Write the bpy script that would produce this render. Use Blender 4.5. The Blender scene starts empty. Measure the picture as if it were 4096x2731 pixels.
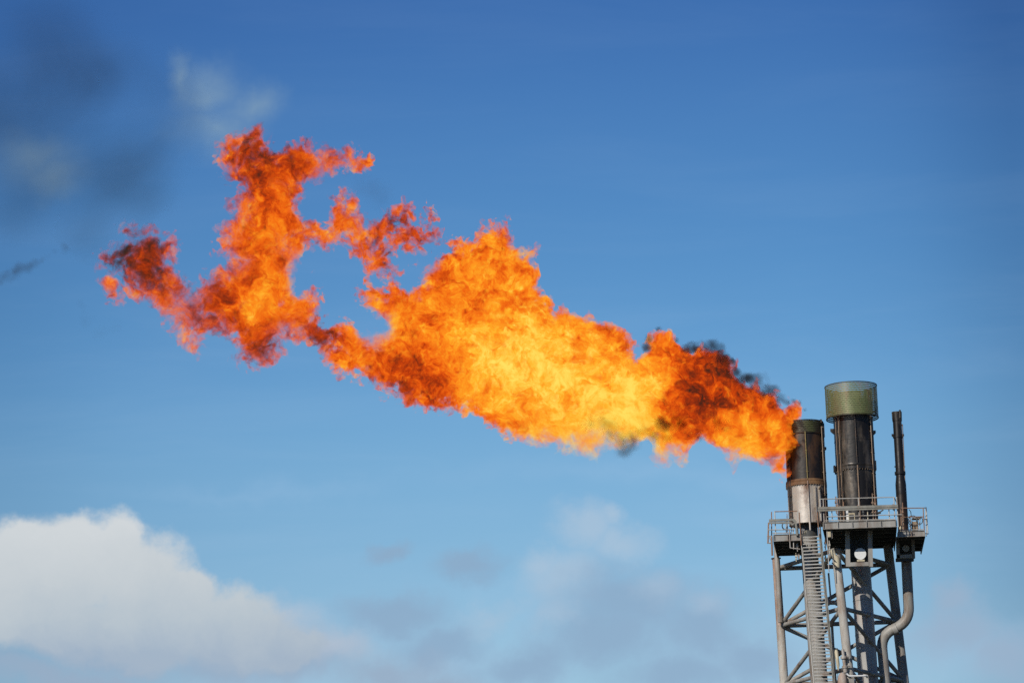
import bpy, math, random
import numpy as np
from mathutils import Vector, Matrix

random.seed(7)
rng = np.random.default_rng(11)
scene = bpy.context.scene
COL = scene.collection

# ------------------------------------------------------------------ camera
LENS, SW, SH = 135.0, 4096.0, 2731.0
FPX = LENS / 36.0 * SW
PITCH, ROLL = math.radians(12.5), math.radians(-2.0)
CAM = Vector((0, 0, 1.7))
FWD = Vector((0, math.cos(PITCH), math.sin(PITCH)))
_r = Vector((1, 0, 0)); _u = Vector((0, -math.sin(PITCH), math.cos(PITCH)))
RGT = _r * math.cos(ROLL) + _u * math.sin(ROLL)
UPV = -_r * math.sin(ROLL) + _u * math.cos(ROLL)

def ray(px, py):
    return FWD + RGT * ((px - SW / 2) / FPX) - UPV * ((py - SH / 2) / FPX)
def P(px, py, y):
    d = ray(px, py)
    return CAM + d * ((y - CAM.y) / d.y)
K = 720.0 / 2352.0
def W1(X, Y, y): return P(3040 + X * K, 1500 + Y * K, y)
def W2(X, Y, y): return P(3040 + X * K, 1960 + Y * K, y)
def W3(X, Y, y): return P(3040 + X * K, 2251 + Y * K, y)
def FF(X, Y, y): return P(X * 4096 / 2352, Y * 4096 / 2352, y)
M = (W2(1200, 500, 202) - W2(1000, 500, 202)).length / 200.0      # metres per unit near the tower

cd = bpy.data.cameras.new("camera"); cam = bpy.data.objects.new("camera", cd); COL.objects.link(cam)
cd.lens = LENS; cd.sensor_width = 36; cd.clip_start = 0.5; cd.clip_end = 20000
mat = Matrix((RGT, UPV, -FWD)).transposed().to_4x4(); mat.translation = CAM
cam.matrix_world = mat
scene.camera = cam

# ------------------------------------------------------------------ node helpers
class NT:
    def __init__(s, tree): s.t = tree; s.n = tree.nodes; s.l = tree.links; s.n.clear()
    def new(s, typ, **kw):
        n = s.n.new(typ)
        for k, v in kw.items(): setattr(n, k, v)
        return n
    def put(s, sock, v):
        if isinstance(v, bpy.types.NodeSocket): s.l.new(v, sock)
        elif v is not None: sock.default_value = v
    def m(s, op, a, b=None, c=None, clamp=False):
        n = s.new("ShaderNodeMath", operation=op, use_clamp=clamp)
        for i, v in enumerate((a, b, c)):
            if v is not None: s.put(n.inputs[i], v)
        return n.outputs[0]
    def v(s, op, a, b=None):
        n = s.new("ShaderNodeVectorMath", operation=op)
        s.put(n.inputs[0], a)
        if b is not None: s.put(n.inputs[1], b)
        return n.outputs["Value"] if op in ("DISTANCE", "LENGTH", "DOT_PRODUCT") else n.outputs[0]
    def noise(s, vec, scale, detail=4, rough=.55, dist=0.0):
        n = s.new("ShaderNodeTexNoise")
        s.put(n.inputs["Vector"], vec)
        n.inputs["Scale"].default_value = scale; n.inputs["Detail"].default_value = detail
        n.inputs["Roughness"].default_value = rough; n.inputs["Distortion"].default_value = dist
        return n
    def ramp(s, fac, stops, interp="LINEAR"):
        n = s.new("ShaderNodeValToRGB"); s.put(n.inputs[0], fac)
        r = n.color_ramp; r.interpolation = interp
        while len(r.elements) < len(stops): r.elements.new(.5)
        for e, (p, c) in zip(r.elements, stops):
            e.position = p; e.color = (*c, 1) if len(c) == 3 else c
        return n.outputs[0]
    def mix(s, fac, a, b, blend="MIX"):
        n = s.new("ShaderNodeMix", data_type="RGBA", blend_type=blend)
        s.put(n.inputs[0], fac); s.put(n.inputs[6], a if not isinstance(a, tuple) else (*a, 1))
        s.put(n.inputs[7], b if not isinstance(b, tuple) else (*b, 1))
        return n.outputs[2]
    def maprange(s, v, a, b, c, d, smooth=False):
        n = s.new("ShaderNodeMapRange"); n.clamp = True
        if smooth: n.interpolation_type = "SMOOTHSTEP"
        for i, q in enumerate((v, a, b, c, d)): s.put(n.inputs[i], q)
        return n.outputs[0]

def surf_mat(name, c1, c2, rough=.55, metal=0.0, scale=1.5, stain=None, streak=True, bump=.06, lo=.35, hi=.7):
    m = bpy.data.materials.new(name); m.use_nodes = True; t = NT(m.node_tree)
    out = t.new("ShaderNodeOutputMaterial"); b = t.new("ShaderNodeBsdfPrincipled")
    t.l.new(b.outputs[0], out.inputs[0])
    co = t.new("ShaderNodeTexCoord").outputs["Object"]
    vec = co
    if streak:
        mp = t.new("ShaderNodeMapping"); mp.inputs["Scale"].default_value = (1, 1, .28)
        t.l.new(co, mp.inputs[0]); vec = mp.outputs[0]
    n1 = t.noise(vec, scale, 6, .62)
    col = t.mix(t.maprange(n1.outputs[0], .33, .66, 0, 1), c1, c2)
    if stain:
        n2 = t.noise(vec, scale * .8, 7, .7, .3)
        v2 = t.v("ADD", vec, (31.0, 17.0, 5.0)); t.put(n2.inputs["Vector"], v2)
        col = t.mix(t.maprange(n2.outputs[0], lo, hi, 0, 1), col, stain)
    t.put(b.inputs["Base Color"], col)
    b.inputs["Metallic"].default_value = metal
    t.put(b.inputs["Roughness"], t.maprange(n1.outputs[0], .3, .7, rough - .12, rough + .15))
    n3 = t.noise(co, 3.5, 3)
    bp = t.new("ShaderNodeBump"); bp.inputs["Strength"].default_value = bump; bp.inputs["Distance"].default_value = .03
    t.l.new(n3.outputs[0], bp.inputs["Height"]); t.l.new(bp.outputs[0], b.inputs["Normal"])
    return m

MT = {
 "steel": surf_mat("painted_steel", (.31, .30, .28), (.19, .185, .17), .58, stain=(.13, .08, .05), lo=.49, hi=.68),
 "steel_warm": surf_mat("weathered_steel", (.45, .43, .39), (.28, .26, .23), .62, stain=(.19, .11, .065), lo=.51, hi=.70),
 "rusty_leg": surf_mat("rust_stained_steel", (.33, .22, .16), (.24, .16, .12), .7, stain=(.40, .35, .31), lo=.5, hi=.72),
 "galv": surf_mat("galvanised_rail", (.46, .45, .42), (.30, .29, .27), .5, metal=.15, stain=(.20, .12, .07), lo=.52, hi=.72),
 "rust": surf_mat("rusted_rail", (.26, .15, .09), (.17, .09, .055), .8, stain=(.33, .26, .21), lo=.5, hi=.75),
 "tray": surf_mat("zinc_tray", (.25, .245, .215), (.14, .135, .115), .6, stain=(.20, .13, .08), lo=.55, hi=.8),
 "dark": surf_mat("dark_steel", (.055, .06, .06), (.035, .038, .04), .7, stain=(.08, .06, .045), lo=.55, hi=.8),
 "soot": surf_mat("sooty_steel", (.022, .019, .016), (.009, .008, .008), .38, metal=.35, scale=1.3, stain=(.15, .12, .09), lo=.49, hi=.70, bump=.35),
 "soot_brown": surf_mat("heat_browned_steel", (.018, .012, .008), (.008, .006, .005), .45, metal=.2, stain=(.12, .055, .02), lo=.52, hi=.74, bump=.3),
 "rust_band": surf_mat("rusted_flange", (.17, .085, .035), (.09, .045, .02), .7, stain=(.28, .15, .06), lo=.5, hi=.72),
 "clad": surf_mat("scorched_cladding", (.50, .46, .41), (.32, .28, .235), .45, metal=.25, scale=1.1, stain=(.12, .06, .034), lo=.46, hi=.60, bump=.3),
 "olive": surf_mat("olive_mesh_sheet", (.165, .185, .078), (.095, .118, .045), .5, metal=.2, stain=(.21, .14, .08), lo=.48, hi=.68),
 "olive_dark": surf_mat("smoked_mesh_sheet", (.085, .09, .032), (.04, .042, .018), .55, metal=.2, stain=(.03, .02, .012), lo=.46, hi=.64),
 "conduit": surf_mat("browned_conduit", (.23, .16, .11), (.12, .08, .055), .55, metal=.3, stain=(.34, .26, .18), lo=.5, hi=.75),
 "brassy": surf_mat("yellowed_conduit", (.22, .19, .06), (.15, .12, .04), .55, stain=(.10, .07, .03), lo=.5, hi=.8),
 "white": surf_mat("white_painted_steel", (.62, .63, .63), (.54, .55, .55), .5, stain=(.40, .36, .32), lo=.66, hi=.85),
 "cream": surf_mat("cream_paint", (.52, .47, .34), (.42, .37, .26), .6, stain=(.22, .16, .09), lo=.55, hi=.8),
 "red": surf_mat("reddish_pipe", (.42, .41, .39), (.29, .285, .275), .5, stain=(.27, .13, .10), lo=.50, hi=.66, scale=.6),
 "rubber": surf_mat("black_rubber", (.02, .02, .02), (.03, .03, .03), .5),
}
def ground_mat():
    m = bpy.data.materials.new("dry_ground"); m.use_nodes = True; t = NT(m.node_tree)
    out = t.new("ShaderNodeOutputMaterial"); b = t.new("ShaderNodeBsdfPrincipled"); t.l.new(b.outputs[0], out.inputs[0])
    co = t.new("ShaderNodeTexCoord").outputs["Object"]
    n = t.noise(co, .03, 8, .6)
    t.put(b.inputs["Base Color"], t.ramp(n.outputs[0], [(.35, (.045, .055, .03)), (.55, (.07, .07, .045)), (.7, (.11, .10, .075))]))
    b.inputs["Roughness"].default_value = .9
    return m

# ------------------------------------------------------------------ mesh helpers
class MB:
    def __init__(s): s.v = []; s.f = []
    def add(s, vs, fs):
        o = len(s.v); s.v += [Vector(p) for p in vs]; s.f += [tuple(i + o for i in f) for f in fs]; return s
    def frame(s, d):
        d = d.normalized(); a = Vector((0, 0, 1)) if abs(d.z) < .9 else Vector((0, 1, 0))
        x = d.cross(a).normalized(); return x, x.cross(d).normalized()
    def tube(s, p0, p1, r0, r1=None, n=14, cap=True):
        return s.path([p0, p1], [r0, r0 if r1 is None else r1], n, cap)
    def path(s, pts, rs, n=14, cap=True):
        pts = [Vector(p) for p in pts]
        if not isinstance(rs, (list, tuple)): rs = [rs] * len(pts)
        x, _ = s.frame(pts[1] - pts[0]); vs = []
        for i, p in enumerate(pts):
            if i == 0: d = pts[1] - pts[0]
            elif i == len(pts) - 1: d = pts[-1] - pts[-2]
            else: d = (pts[i + 1] - p).normalized() + (p - pts[i - 1]).normalized()
            d.normalize(); x = (x - d * x.dot(d)).normalized(); y = d.cross(x)
            for k in range(n):
                a = 2 * math.pi * k / n; vs.append(p + (x * math.cos(a) + y * math.sin(a)) * rs[i])
        fs = [(i * n + k, i * n + (k + 1) % n, (i + 1) * n + (k + 1) % n, (i + 1) * n + k)
              for i in range(len(pts) - 1) for k in range(n)]
        if cap: fs += [tuple(range(n - 1, -1, -1)), tuple((len(pts) - 1) * n + k for k in range(n))]
        return s.add(vs, fs)
    def lathe(s, axis, prof, n=48, close=False):
        "prof: (z, r) about a vertical line through axis"
        vs = [Vector((axis.x + r * math.cos(2 * math.pi * k / n), axis.y + r * math.sin(2 * math.pi * k / n), z))
              for z, r in prof for k in range(n)]
        L = len(prof); rr = range(L) if close else range(L - 1)
        fs = [(i * n + k, i * n + (k + 1) % n, ((i + 1) % L) * n + (k + 1) % n, ((i + 1) % L) * n + k) for i in rr for k in range(n)]
        return s.add(vs, fs)
    def box(s, c, sx, sy, sz, rz=0.0):
        c = Vector(c); R = Matrix.Rotation(rz, 3, 'Z')
        vs = [c + R @ Vector((a * sx / 2, b * sy / 2, d * sz / 2)) for d in (-1, 1) for b in (-1, 1) for a in (-1, 1)]
        return s.add(vs, [(0, 2, 3, 1), (4, 5, 7, 6), (0, 1, 5, 4), (2, 6, 7, 3), (0, 4, 6, 2), (1, 3, 7, 5)])
    def bar(s, p0, p1, w, h):
        "rectangular bar: w along the sideways normal, h along the upward normal"
        p0, p1 = Vector(p0), Vector(p1); x, y = s.frame(p1 - p0)
        vs = [p + x * (a * w / 2) + y * (b * h / 2) for p in (p0, p1) for a, b in ((-1, -1), (1, -1), (1, 1), (-1, 1))]
        return s.add(vs, [(3, 2, 1, 0), (4, 5, 6, 7)] + [(k, (k + 1) % 4, 4 + (k + 1) % 4, 4 + k) for k in range(4)])
    def prism(s, poly, z0, z1):
        n = len(poly)
        vs = [(p[0], p[1], z0) for p in poly] + [(p[0], p[1], z1) for p in poly]
        return s.add(vs, [tuple(range(n - 1, -1, -1)), tuple(range(n, 2 * n))] + [(k, (k + 1) % n, n + (k + 1) % n, n + k) for k in range(n)])
    def build(s, name, m, base=Vector(), parent=None, smooth=True):
        me = bpy.data.meshes.new(name)
        me.from_pydata([tuple(p - base) for p in s.v], [], s.f)
        me.materials.append(m)
        if smooth:
            me.polygons.foreach_set("use_smooth", [True] * len(me.polygons)); me.set_sharp_from_angle(angle=math.radians(38))
        me.update()
        o = bpy.data.objects.new(name, me); COL.objects.link(o)
        if parent: o.parent = parent
        else: o.location = base
        return o

def tag(o, label, cat, group=None, kind=None):
    if label: o["label"] = label
    if cat: o["category"] = cat
    if group: o["group"] = group
    if kind: o["kind"] = kind
    return o
class Thing:
    def __init__(s, name, base, label, cat, group=None):
        s.base = Vector(base); s.o = bpy.data.objects.new(name, None); COL.objects.link(s.o)
        s.o.location = s.base; s.o.empty_display_size = .5; tag(s.o, label, cat, group)
    def part(s, name, mb, m, parent=None, label=None, smooth=True):
        o = mb.build(name, MT[m] if isinstance(m, str) else m, s.base, parent or s.o, smooth)
        if label: o["label"] = label
        return o

# ------------------------------------------------------------------ ground
g = MB(); g.box((0, 2000, -.25), 9000, 9000, .5)
go = g.build("ground", ground_mat()); go["kind"] = "structure"

# ------------------------------------------------------------------ lattice tower
YF, YB = 199.9, 205.6
def along(a, b, z):
    t = (z - a.z) / (b.z - a.z); return a + (b - a) * t
L0, L1 = W3(213, 0, YB), W3(305, 1400, YB)
R0, R1_ = W3(1697, 0, YB), W3(1866, 1400, YB)
F0, F1 = W3(1007, 0, YF), W3(1140, 1200, YF)
zt_mid = W2(1290, 470, 199).z
rL, rR, rF = 57 * M, 62 * M, 56 * M
tower = Thing("lattice_tower", along(F0, F1, 0), "three-legged grey tubular steel lattice tower with crossing braces under the platforms", "tower")
zL = W2(190, 895, YB).z
zN = W3(262, 815, YB).z
tower.part("leg", MB().tube(along(L0, L1, 0), along(L0, L1, zN), rL * 1.2, rL, 24), "steel_warm")
tower.part("leg_top", MB().tube(along(L0, L1, zN), along(L0, L1, zL), rL * .96, rL * .9, 24), "rusty_leg", label="rust-stained top of the left leg")
mb = MB(); mb.tube(along(L0, L1, zL), along(L0, L1, zL + .04), rL * 1.15, rL * 1.15, 24)
tower.part("leg_cap", mb, "dark")
tower.part("leg", MB().tube(along(R0, R1_, 0), along(R0, R1_, zt_mid), rR * 1.2, rR, 24), "steel")
tower.part("leg", MB().tube(along(F0, F1, 0), along(F0, F1, W2(960, 850, YF).z), rF * 1.25, rF, 24), "steel_warm")
# rings of nodes
def zF(X, Y): return W3(X, Y, YF).z
rings = [zF(1000, -176), zF(1070, 590), zF(1165, 1375)]
st = rings[1] - rings[2]
while rings[-1] - st > 3: rings.append(rings[-1] - st * (1 + .04 * len(rings)))
NL = [along(L0, L1, z) for z in rings]; NR = [along(R0, R1_, z) for z in rings]; NF = [along(F0, F1, z) for z in rings]
rb = 29 * M
beams, braces = [], []
for i in range(len(rings)):
    beams += [(NL[i], NR[i]), (NF[i], NL[i]), (NF[i], NR[i])]
    if i:
        braces += [(NL[i], NR[i - 1])] + ([(NL[1], NR[2])] if i == 2 else [])
        braces += [(NL[i], NF[i - 1]), (NR[i], NF[i - 1])] if i == 1 or i % 2 else [(NF[i - 1], NL[i]), (NF[i - 1], NR[i])]
for a, b in beams: tower.part("beam", MB().tube(a, b, rb, n=12, cap=False), "steel")
for a, b in braces: tower.part("brace", MB().tube(a, b, rb * .95, n=12, cap=False), "steel")
# slim upper pipe standing in front of the left leg
wp = Thing("down_pipe", W3(262, 780, YB - .6), "slim grey pipe in front of the rusty left tower leg, below the left platform", "pipe")
wp.part("tube", MB().tube(W3(268, 775, YB - .55), W2(208, 690, YB - .55), 33 * M, n=16), "steel")

# ------------------------------------------------------------------ platforms
def platform(label, fl, fr, bl, br, ztop, beam_h, joists, yfront, yback):
    t = Thing("platform", Vector(((fl + fr) / 2, yfront, ztop - .1)), label, "platform")
    poly = [(fl, yfront), (fr, yfront), (br, yback), (bl, yback)]
    t.part("deck", MB().prism(poly, ztop - .08, ztop), "dark", smooth=False)
    d = MB()
    z0, z1 = ztop - beam_h, ztop + .03                          # I-beam along the front edge
    d.box(((fl + fr) / 2, yfront - .03, (z0 + z1) / 2), fr - fl, .03, z1 - z0 - .004)
    d.box(((fl + fr) / 2, yfront - .07, z0), fr - fl + .02, .16, .03)
    d.box(((fl + fr) / 2, yfront - .05, z1), fr - fl + .02, .10, .025)
    n = max(2, int((fr - fl) / .75))
    for k in range(n + 1): d.box((fl + (fr - fl) * k / n * .98 + .02, yfront - .09, (z0 + z1) / 2), .025, .10, z1 - z0 - .04)
    t.part("edge_beam", d, "steel", smooth=False)
    for s in (0, 1):
        x0, x1 = (fl, bl) if s == 0 else (fr, br)
        t.part("side_beam", MB().bar((x0, yfront, ztop - beam_h / 2 - .02), (x1, yback, ztop - beam_h / 2 - .02), .05, beam_h), "dark", smooth=False)
    for k in range(joists):
        f = (k + .7) / (joists + .4); y = yfront + (yback - yfront) * f
        xa, xb = fl + (bl - fl) * f + .06, fr + (br - fr) * f - .06
        t.part("joist", MB().box(((xa + xb) / 2, y, ztop - .08 - beam_h * .35), xb - xa, .12, beam_h * .7 - .01), "dark", smooth=False)
    return t
def rails(t, yd, runs, posts, m="galv", r=.026):
    for a, b, *mm in runs:
        t.part("rail", MB().tube(a, b, r, n=8), mm[0] if mm else m)
    for a, b, *mm in posts:
        t.part("post", MB().tube(a, b, r * 1.05, n=8), mm[0] if mm else m)
yl = 199.9
zl = W2(360, 585, yl).z
pl = platform("left lower platform beside the stair top, with rust-topped handrail", W2(178, 640, yl).x, W2(548, 640, yl).x, W2(235, 900, 205.6).x, W2(585, 900, 205.6).x, zl, 78 * M, 5, yl, 205.6)
rails(pl, yl, [(W2(188, 279, yl), W2(490, 272, yl), "rust"), (W2(105, 517, yl - .1), W2(452, 513, yl - .1)), (W2(165, 560, yl), W2(420, 555, yl)),
               (W2(385, 515, yl - .12), W2(394, 752, yl - .12)), (W2(394, 752, yl - .12), W2(525, 768, yl - .12))],
      [(W2(150, 282, yl + .3), W2(153, 600, yl + .3), "rust"), (W2(192, 277, yl), W2(208, 606, yl)), (W2(490, 272, yl), W2(498, 590, yl)),
       (W2(434, 430, yl), W2(440, 770, yl)), (W2(340, 430, yl + .5), W2(345, 560, yl + .5)),
       (W2(512, 290, yl - .2), W2(540, 720, yl - .2), "rust"), (W2(748, 285, yl - .2), W2(772, 600, yl - .2), "rust")])
ym = 199.0
zm = W2(1290, 412, ym).z
pm = platform("main upper platform in the middle, under the two big stacks, with white-lit edge beam", W2(822, 450, ym).x, W2(1782, 450, ym).x, W2(905, 875, 206.8).x, W2(1760, 872, 206.8).x, zm, 84 * M, 6, ym, 206.8)
rails(pm, ym, [(W2(782, 116, ym), W2(1752, 90, ym)), (W2(860, 347, ym - .1), W2(1852, 317, ym - .1)), (W2(845, 398, ym), W2(1760, 378, ym)),
               (W2(1752, 90, ym), W2(1800, 190, ym + 1.2))],
      [(W2(783, 116, ym), W2(800, 400, ym)), (W2(825, 112, ym), W2(842, 480, ym)), (W2(1284, 102, ym), W2(1302, 432, ym), ),
       (W2(1750, 90, ym), W2(1762, 405, ym)), (W2(1786, 86, ym), W2(1808, 480, ym)), (W2(866, 345, ym), W2(902, 1065, ym)),
       (W2(938, 270, ym), W2(946, 400, ym)), (W2(1684, 250, ym), W2(1692, 385, ym)), (W2(1405, 255, ym), W2(1410, 380, ym), "cream")])
yr = 200.2
zr = W2(1975, 542, yr).z
pr = platform("right side platform around the thin vent pipe, with a rusty handrail corner", W2(1800, 560, yr).x, W2(2152, 560, yr).x, W2(1800, 872, 206.0).x, W2(2105, 866, 206.0).x, zr, 66 * M, 4, yr, 206.0)
rails(pr, yr, [(W2(1838, 233, yr), W2(2134, 231, yr), "rust"), (W2(1800, 520, yr), W2(2145, 512, yr)), (W2(2170, 228, yr + .5), W2(2196, 568, yr + .5)),
               (W2(2134, 231, yr), W2(2172, 226, yr + .6)), (W2(2145, 380, yr), W2(2185, 375, yr + .6)), (W2(2150, 566, yr), W2(2198, 566, yr + .5)), (W2(1840, 350, yr), W2(2140, 345, yr), "rust")],
      [(W2(2132, 231, yr), W2(2148, 545, yr), "rust"), (W2(2166, 228, yr + .55), W2(2176, 600, yr + .55)), (W2(1840, 240, yr), W2(1850, 540, yr), "rust"), (W2(2085, 345, yr + .4), W2(2090, 540, yr + .4))])
# left end frame of small fittings hanging off the left platform
hf = Thing("hanging_bracket", W2(130, 690, yl), "small dark bracket hanging off the outer left end of the left platform", "bracket")
hf.part("upright", MB().tube(W2(112, 420, yl), W2(104, 690, yl), .04, n=8).tube(W2(150, 600, yl), W2(160, 850, yl), .05, n=8), "rust")
hf.part("crossbar", MB().tube(W2(92, 597, yl), W2(160, 600, yl), .03, n=8).tube(W2(92, 688, yl), W2(150, 688, yl), .035, n=8).tube(W2(118, 610, yl), W2(148, 670, yl), .02, n=8), "galv")

# ------------------------------------------------------------------ stacks
def perforated(axis, z0, z1, r, cols, rows, m_thick=.012, hole=.34):
    "cylindrical sheet with a staggered grid of real round-cornered holes"
    mb = MB(); vs, fs = mb.v, mb.f
    dz = (z1 - z0) / rows; da = 2 * math.pi / cols
    def pt(a, z): return Vector((axis.x + r * math.cos(a), axis.y + r * math.sin(a), z))
    for j in range(rows):
        for i in range(cols):
            a0 = (i + (.5 if j % 2 else 0)) * da; zc = z0 + (j + .5) * dz; o = len(vs)
            for k in range(8):
                q = math.pi / 4 * k + math.pi / 8
                cx, cz = math.cos(q), math.sin(q); s_ = 1 / max(abs(cx), abs(cz))
                vs.append(pt(a0 + cx * s_ * da / 2, zc + cz * s_ * dz / 2))
            for k in range(8):
                q = math.pi / 4 * k + math.pi / 8
                vs.append(pt(a0 + math.cos(q) * hole * da, zc + math.sin(q) * hole * dz))
            for k in range(8): fs.append((o + k, o + (k + 1) % 8, o + 8 + (k + 1) % 8, o + 8 + k))
            # square the four corners of the cell
            for k, (sx, sz) in zip((0, 2, 4, 6), ((1, 1), (-1, 1), (-1, -1), (1, -1))):
                vs.append(pt(a0 + sx * da / 2, zc + sz * dz / 2)); fs.append((o + k, len(vs) - 1, o + (k + 1) % 8))
    return mb
def lug(c, w, d, h, side):
    xi, xo = c.x - side * w * .7, c.x + side * w * .5
    poly = [(xi, c.z + h * .5), (xo, c.z + h * .5), (xo, c.z - h * .1), (xi, c.z - h * .9)]
    mb = MB(); vs = [(x, c.y - d / 2, z) for x, z in poly] + [(x, c.y + d / 2, z) for x, z in poly]
    return mb.add(vs, [(0, 1, 2, 3), (7, 6, 5, 4)] + [(k, 4 + k, 4 + (k + 1) % 4, (k + 1) % 4) for k in range(4)])

def barrel_stack(label, axis, zbot, zfl, ztop, r, lower, upper, name="flare_stack"):
    t = Thing(name, (axis.x, axis.y, zbot), label, "flare stack", "flare stacks on the tower top")
    up = t.part("barrel", MB().lathe(axis, [(zfl + .02, r - .06), (zfl + .02, r), (ztop, r), (ztop, r - .05), (zfl + .3, r - .05)], 64), upper)
    # seams on the barrel
    t.part("lower_shell", MB().lathe(axis, [(zbot + .55, r - .35), (zbot + .55, r), (zfl - .01, r), (zfl - .01, r - .3)], 64), lower)
    t.part("inlet_pipe", MB().lathe(axis, [(zbot - .1, r * .47), (zbot + .57, r * .47)], 40), "dark")
    fl = MB().lathe(axis, [(zfl - .17, r + .005), (zfl - .17, r + .07), (zfl - .02, r + .07), (zfl, r + .05), (zfl + .04, r + .07), (zfl + .14, r + .05), (zfl + .14, r + .005)], 64)
    flo = t.part("flange", fl, "rust_band" if lower == "clad" else "soot")
    b0 = None
    for k in range(44):
        a = 2 * math.pi * k / 44; c = Vector((axis.x + math.cos(a) * (r + .05), axis.y + math.sin(a) * (r + .05), zfl - .20))
        if b0 is None:
            b0 = t.part("bolt", MB().tube(t.base + Vector((0, 0, -.022)), t.base + Vector((0, 0, .023)), .022, n=6), "conduit", flo); b = b0
        else:
            b = b0.copy(); COL.objects.link(b); b.parent = flo
        b.location = c - t.base
    return t
def conduit(t, axis, r, ang, z0, z1, rr, m, off=.06):
    a = math.radians(ang); mb = MB()
    p = lambda z: Vector((axis.x + math.sin(a) * (r + off), axis.y - math.cos(a) * (r + off), z))
    mb.tube(p(z0), p(z1), rr, n=8)
    z = z0 + .4
    while z < z1 - .2:
        q = p(z); mb.box(q + Vector((0, .03, 0)), .11, .06, .05, a); z += 1.15
    return t.part("conduit", mb, m)

# left, burning stack
yA = 202.6
A1 = W1(575, 640, yA); A2 = W2(618, 380, yA)
axA = Vector(((A1.x + A2.x) / 2, yA, 0)); rA = 253 * M
zAtop, zAfl, zAbot = W1(565, 632, yA).z, W1(597, 1425, yA).z, W2(625, 590, yA).z
sA = barrel_stack("left flare stack with the flame pouring from its sooty barrel top and pale lower half", axA, zAbot, zAfl, zAtop - .03, rA, "clad", "soot_brown")
ringA = sA.part("perforated_shield", perforated(axA, zAtop - .68, zAtop, rA + .04, 92, 7, hole=.30), "olive_dark")
sA.part("rim", MB().lathe(axA, [(zAtop - .02, rA + .055), (zAtop + .03, rA + .055), (zAtop + .03, rA - .02), (zAtop - .02, rA - .02)], 64, True), "soot_brown", ringA)
sA.part("rim", MB().lathe(axA, [(zAtop - .71, rA + .05), (zAtop - .66, rA + .055), (zAtop - .66, rA + .01), (zAtop - .71, rA + .01)], 64, True), "soot_brown", ringA)
conduit(sA, axA, rA, 0, zAfl + .1, zAtop - .65, .03, "brassy"); conduit(sA, axA, rA, 0, zAbot + .1, zAfl, .045, "clad")
for a in (-66, -61, -54): conduit(sA, axA, rA, a, zAbot + .5, zAtop - .7, .028, "soot_brown")
for a in (58, 64, 72): conduit(sA, axA, rA, a, zAbot + .6, zAtop - .3, .028, "conduit")
for s_, X, Y in ((-1, 297, 945), (1, 848, 965)): sA.part("lifting_lug", lug(W1(X, Y, yA), .16, .07, .22, s_), "soot")
for X, Y in ((365, 590), (797, 598)): sA.part("rim_lug", MB().box(W1(X, Y, yA - rA * .6), .10, .06, .17), "soot_brown")
sA.part("bracket", MB().box(W1(822, 720, yA - .3), .16, .2, .75), "soot")
# right half of the lower shell: flat sheets standing proud, seen in the photo as a darker panel
mb = MB()
for a in (20, 34):
    q = math.radians(a); c = Vector((axA.x + math.sin(q) * (rA + .05), yA - math.cos(q) * (rA + .05), (zAbot + .6 + zAfl - .25) / 2))
    mb.box(c, .05, .12, zAfl - zAbot - .9, q)
sA.part("stiffener", mb, "clad", smooth=False)
sA.part("stub_pipe", MB().tube(W1(770, 1490, yA - rA - .05), W1(800, 1440, yA - rA - .2), .04, n=8), "conduit")

# middle stack with the wide perforated windshield
yM = 203.1
B1 = W1(1215, 700, yM); B2 = W1(1258, 1500, yM)
axB = Vector(((B1.x + B2.x) / 2, yM, 0)); rB = 254 * M; rW = 345 * M
zWt, zWb = W1(1200, 152, yM).z, W1(1212, 566, yM).z
zBfl, zBbot = W1(1245, 1222, yM).z, zm
zBtop = zWt - 105 * M
sB = barrel_stack("tall middle flare stack topped by a wide olive perforated windshield", axB, zBbot, zBfl, zBtop - .4, rB, "soot", "soot")
wind = sB.part("windshield", perforated(axB, zWb, zWt, rW, 120, 17, hole=.275), "olive")
sB.part("rim", MB().lathe(axB, [(zWt - .02, rW + .015), (zWt + .03, rW + .015), (zWt + .03, rW - .03), (zWt - .02, rW - .03)], 72, True), "olive_dark", wind)
sB.part("rim", MB().lathe(axB, [(zWb - .03, rW + .015), (zWb + .02, rW + .015), (zWb + .02, rW - .03), (zWb - .03, rW - .03)], 72, True), "olive_dark", wind)
sB.part("perforated_shield", perforated(axB, zBtop - .68, zBtop, rB + .04, 92, 7, hole=.26), "olive")
for k in range(8):
    a = math.radians(22 + 45 * k)
    sB.part("shield_bracket", MB().bar((axB.x + math.sin(a) * rB, yM - math.cos(a) * rB, zWb + .25), (axB.x + math.sin(a) * (rW - .02), yM - math.cos(a) * (rW - .02), zWb + .25), .04, .10), "soot")
conduit(sB, axB, rB, 2, zBfl + .1, zWb + .1, .035, "soot_brown"); conduit(sB, axB, rB, 2, zBbot + .4, zBfl, .04, "conduit")
for a in (-62, -55, -49, -44): conduit(sB, axB, rB, a, zBbot + .5, zWb + .05, .026, "conduit" if a in (-49, -62) else "soot_brown")
for a in (56, 64, 70): conduit(sB, axB, rB, a, zBbot + .5, zWb, .028, "conduit")
for s_, X, Y in ((-1, 940, 730), (1, 1492, 752)): sB.part("lifting_lug", lug(W1(X, Y, yM), .17, .07, .24, s_), "soot")
sB.part("bracket", MB().box(W1(1506, 1180, yM - .2), .10, .3, .5), "soot"); sB.part("bracket", MB().box(W1(972, 1225, yM - .2), .09, .3, .34), "soot")
sB.part("seam", MB().lathe(axB, [(zBfl + 1.45, rB + .004), (zBfl + 1.45, rB + .014), (zBfl + 1.49, rB + .014), (zBfl + 1.49, rB + .004)], 64), "soot")

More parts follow.
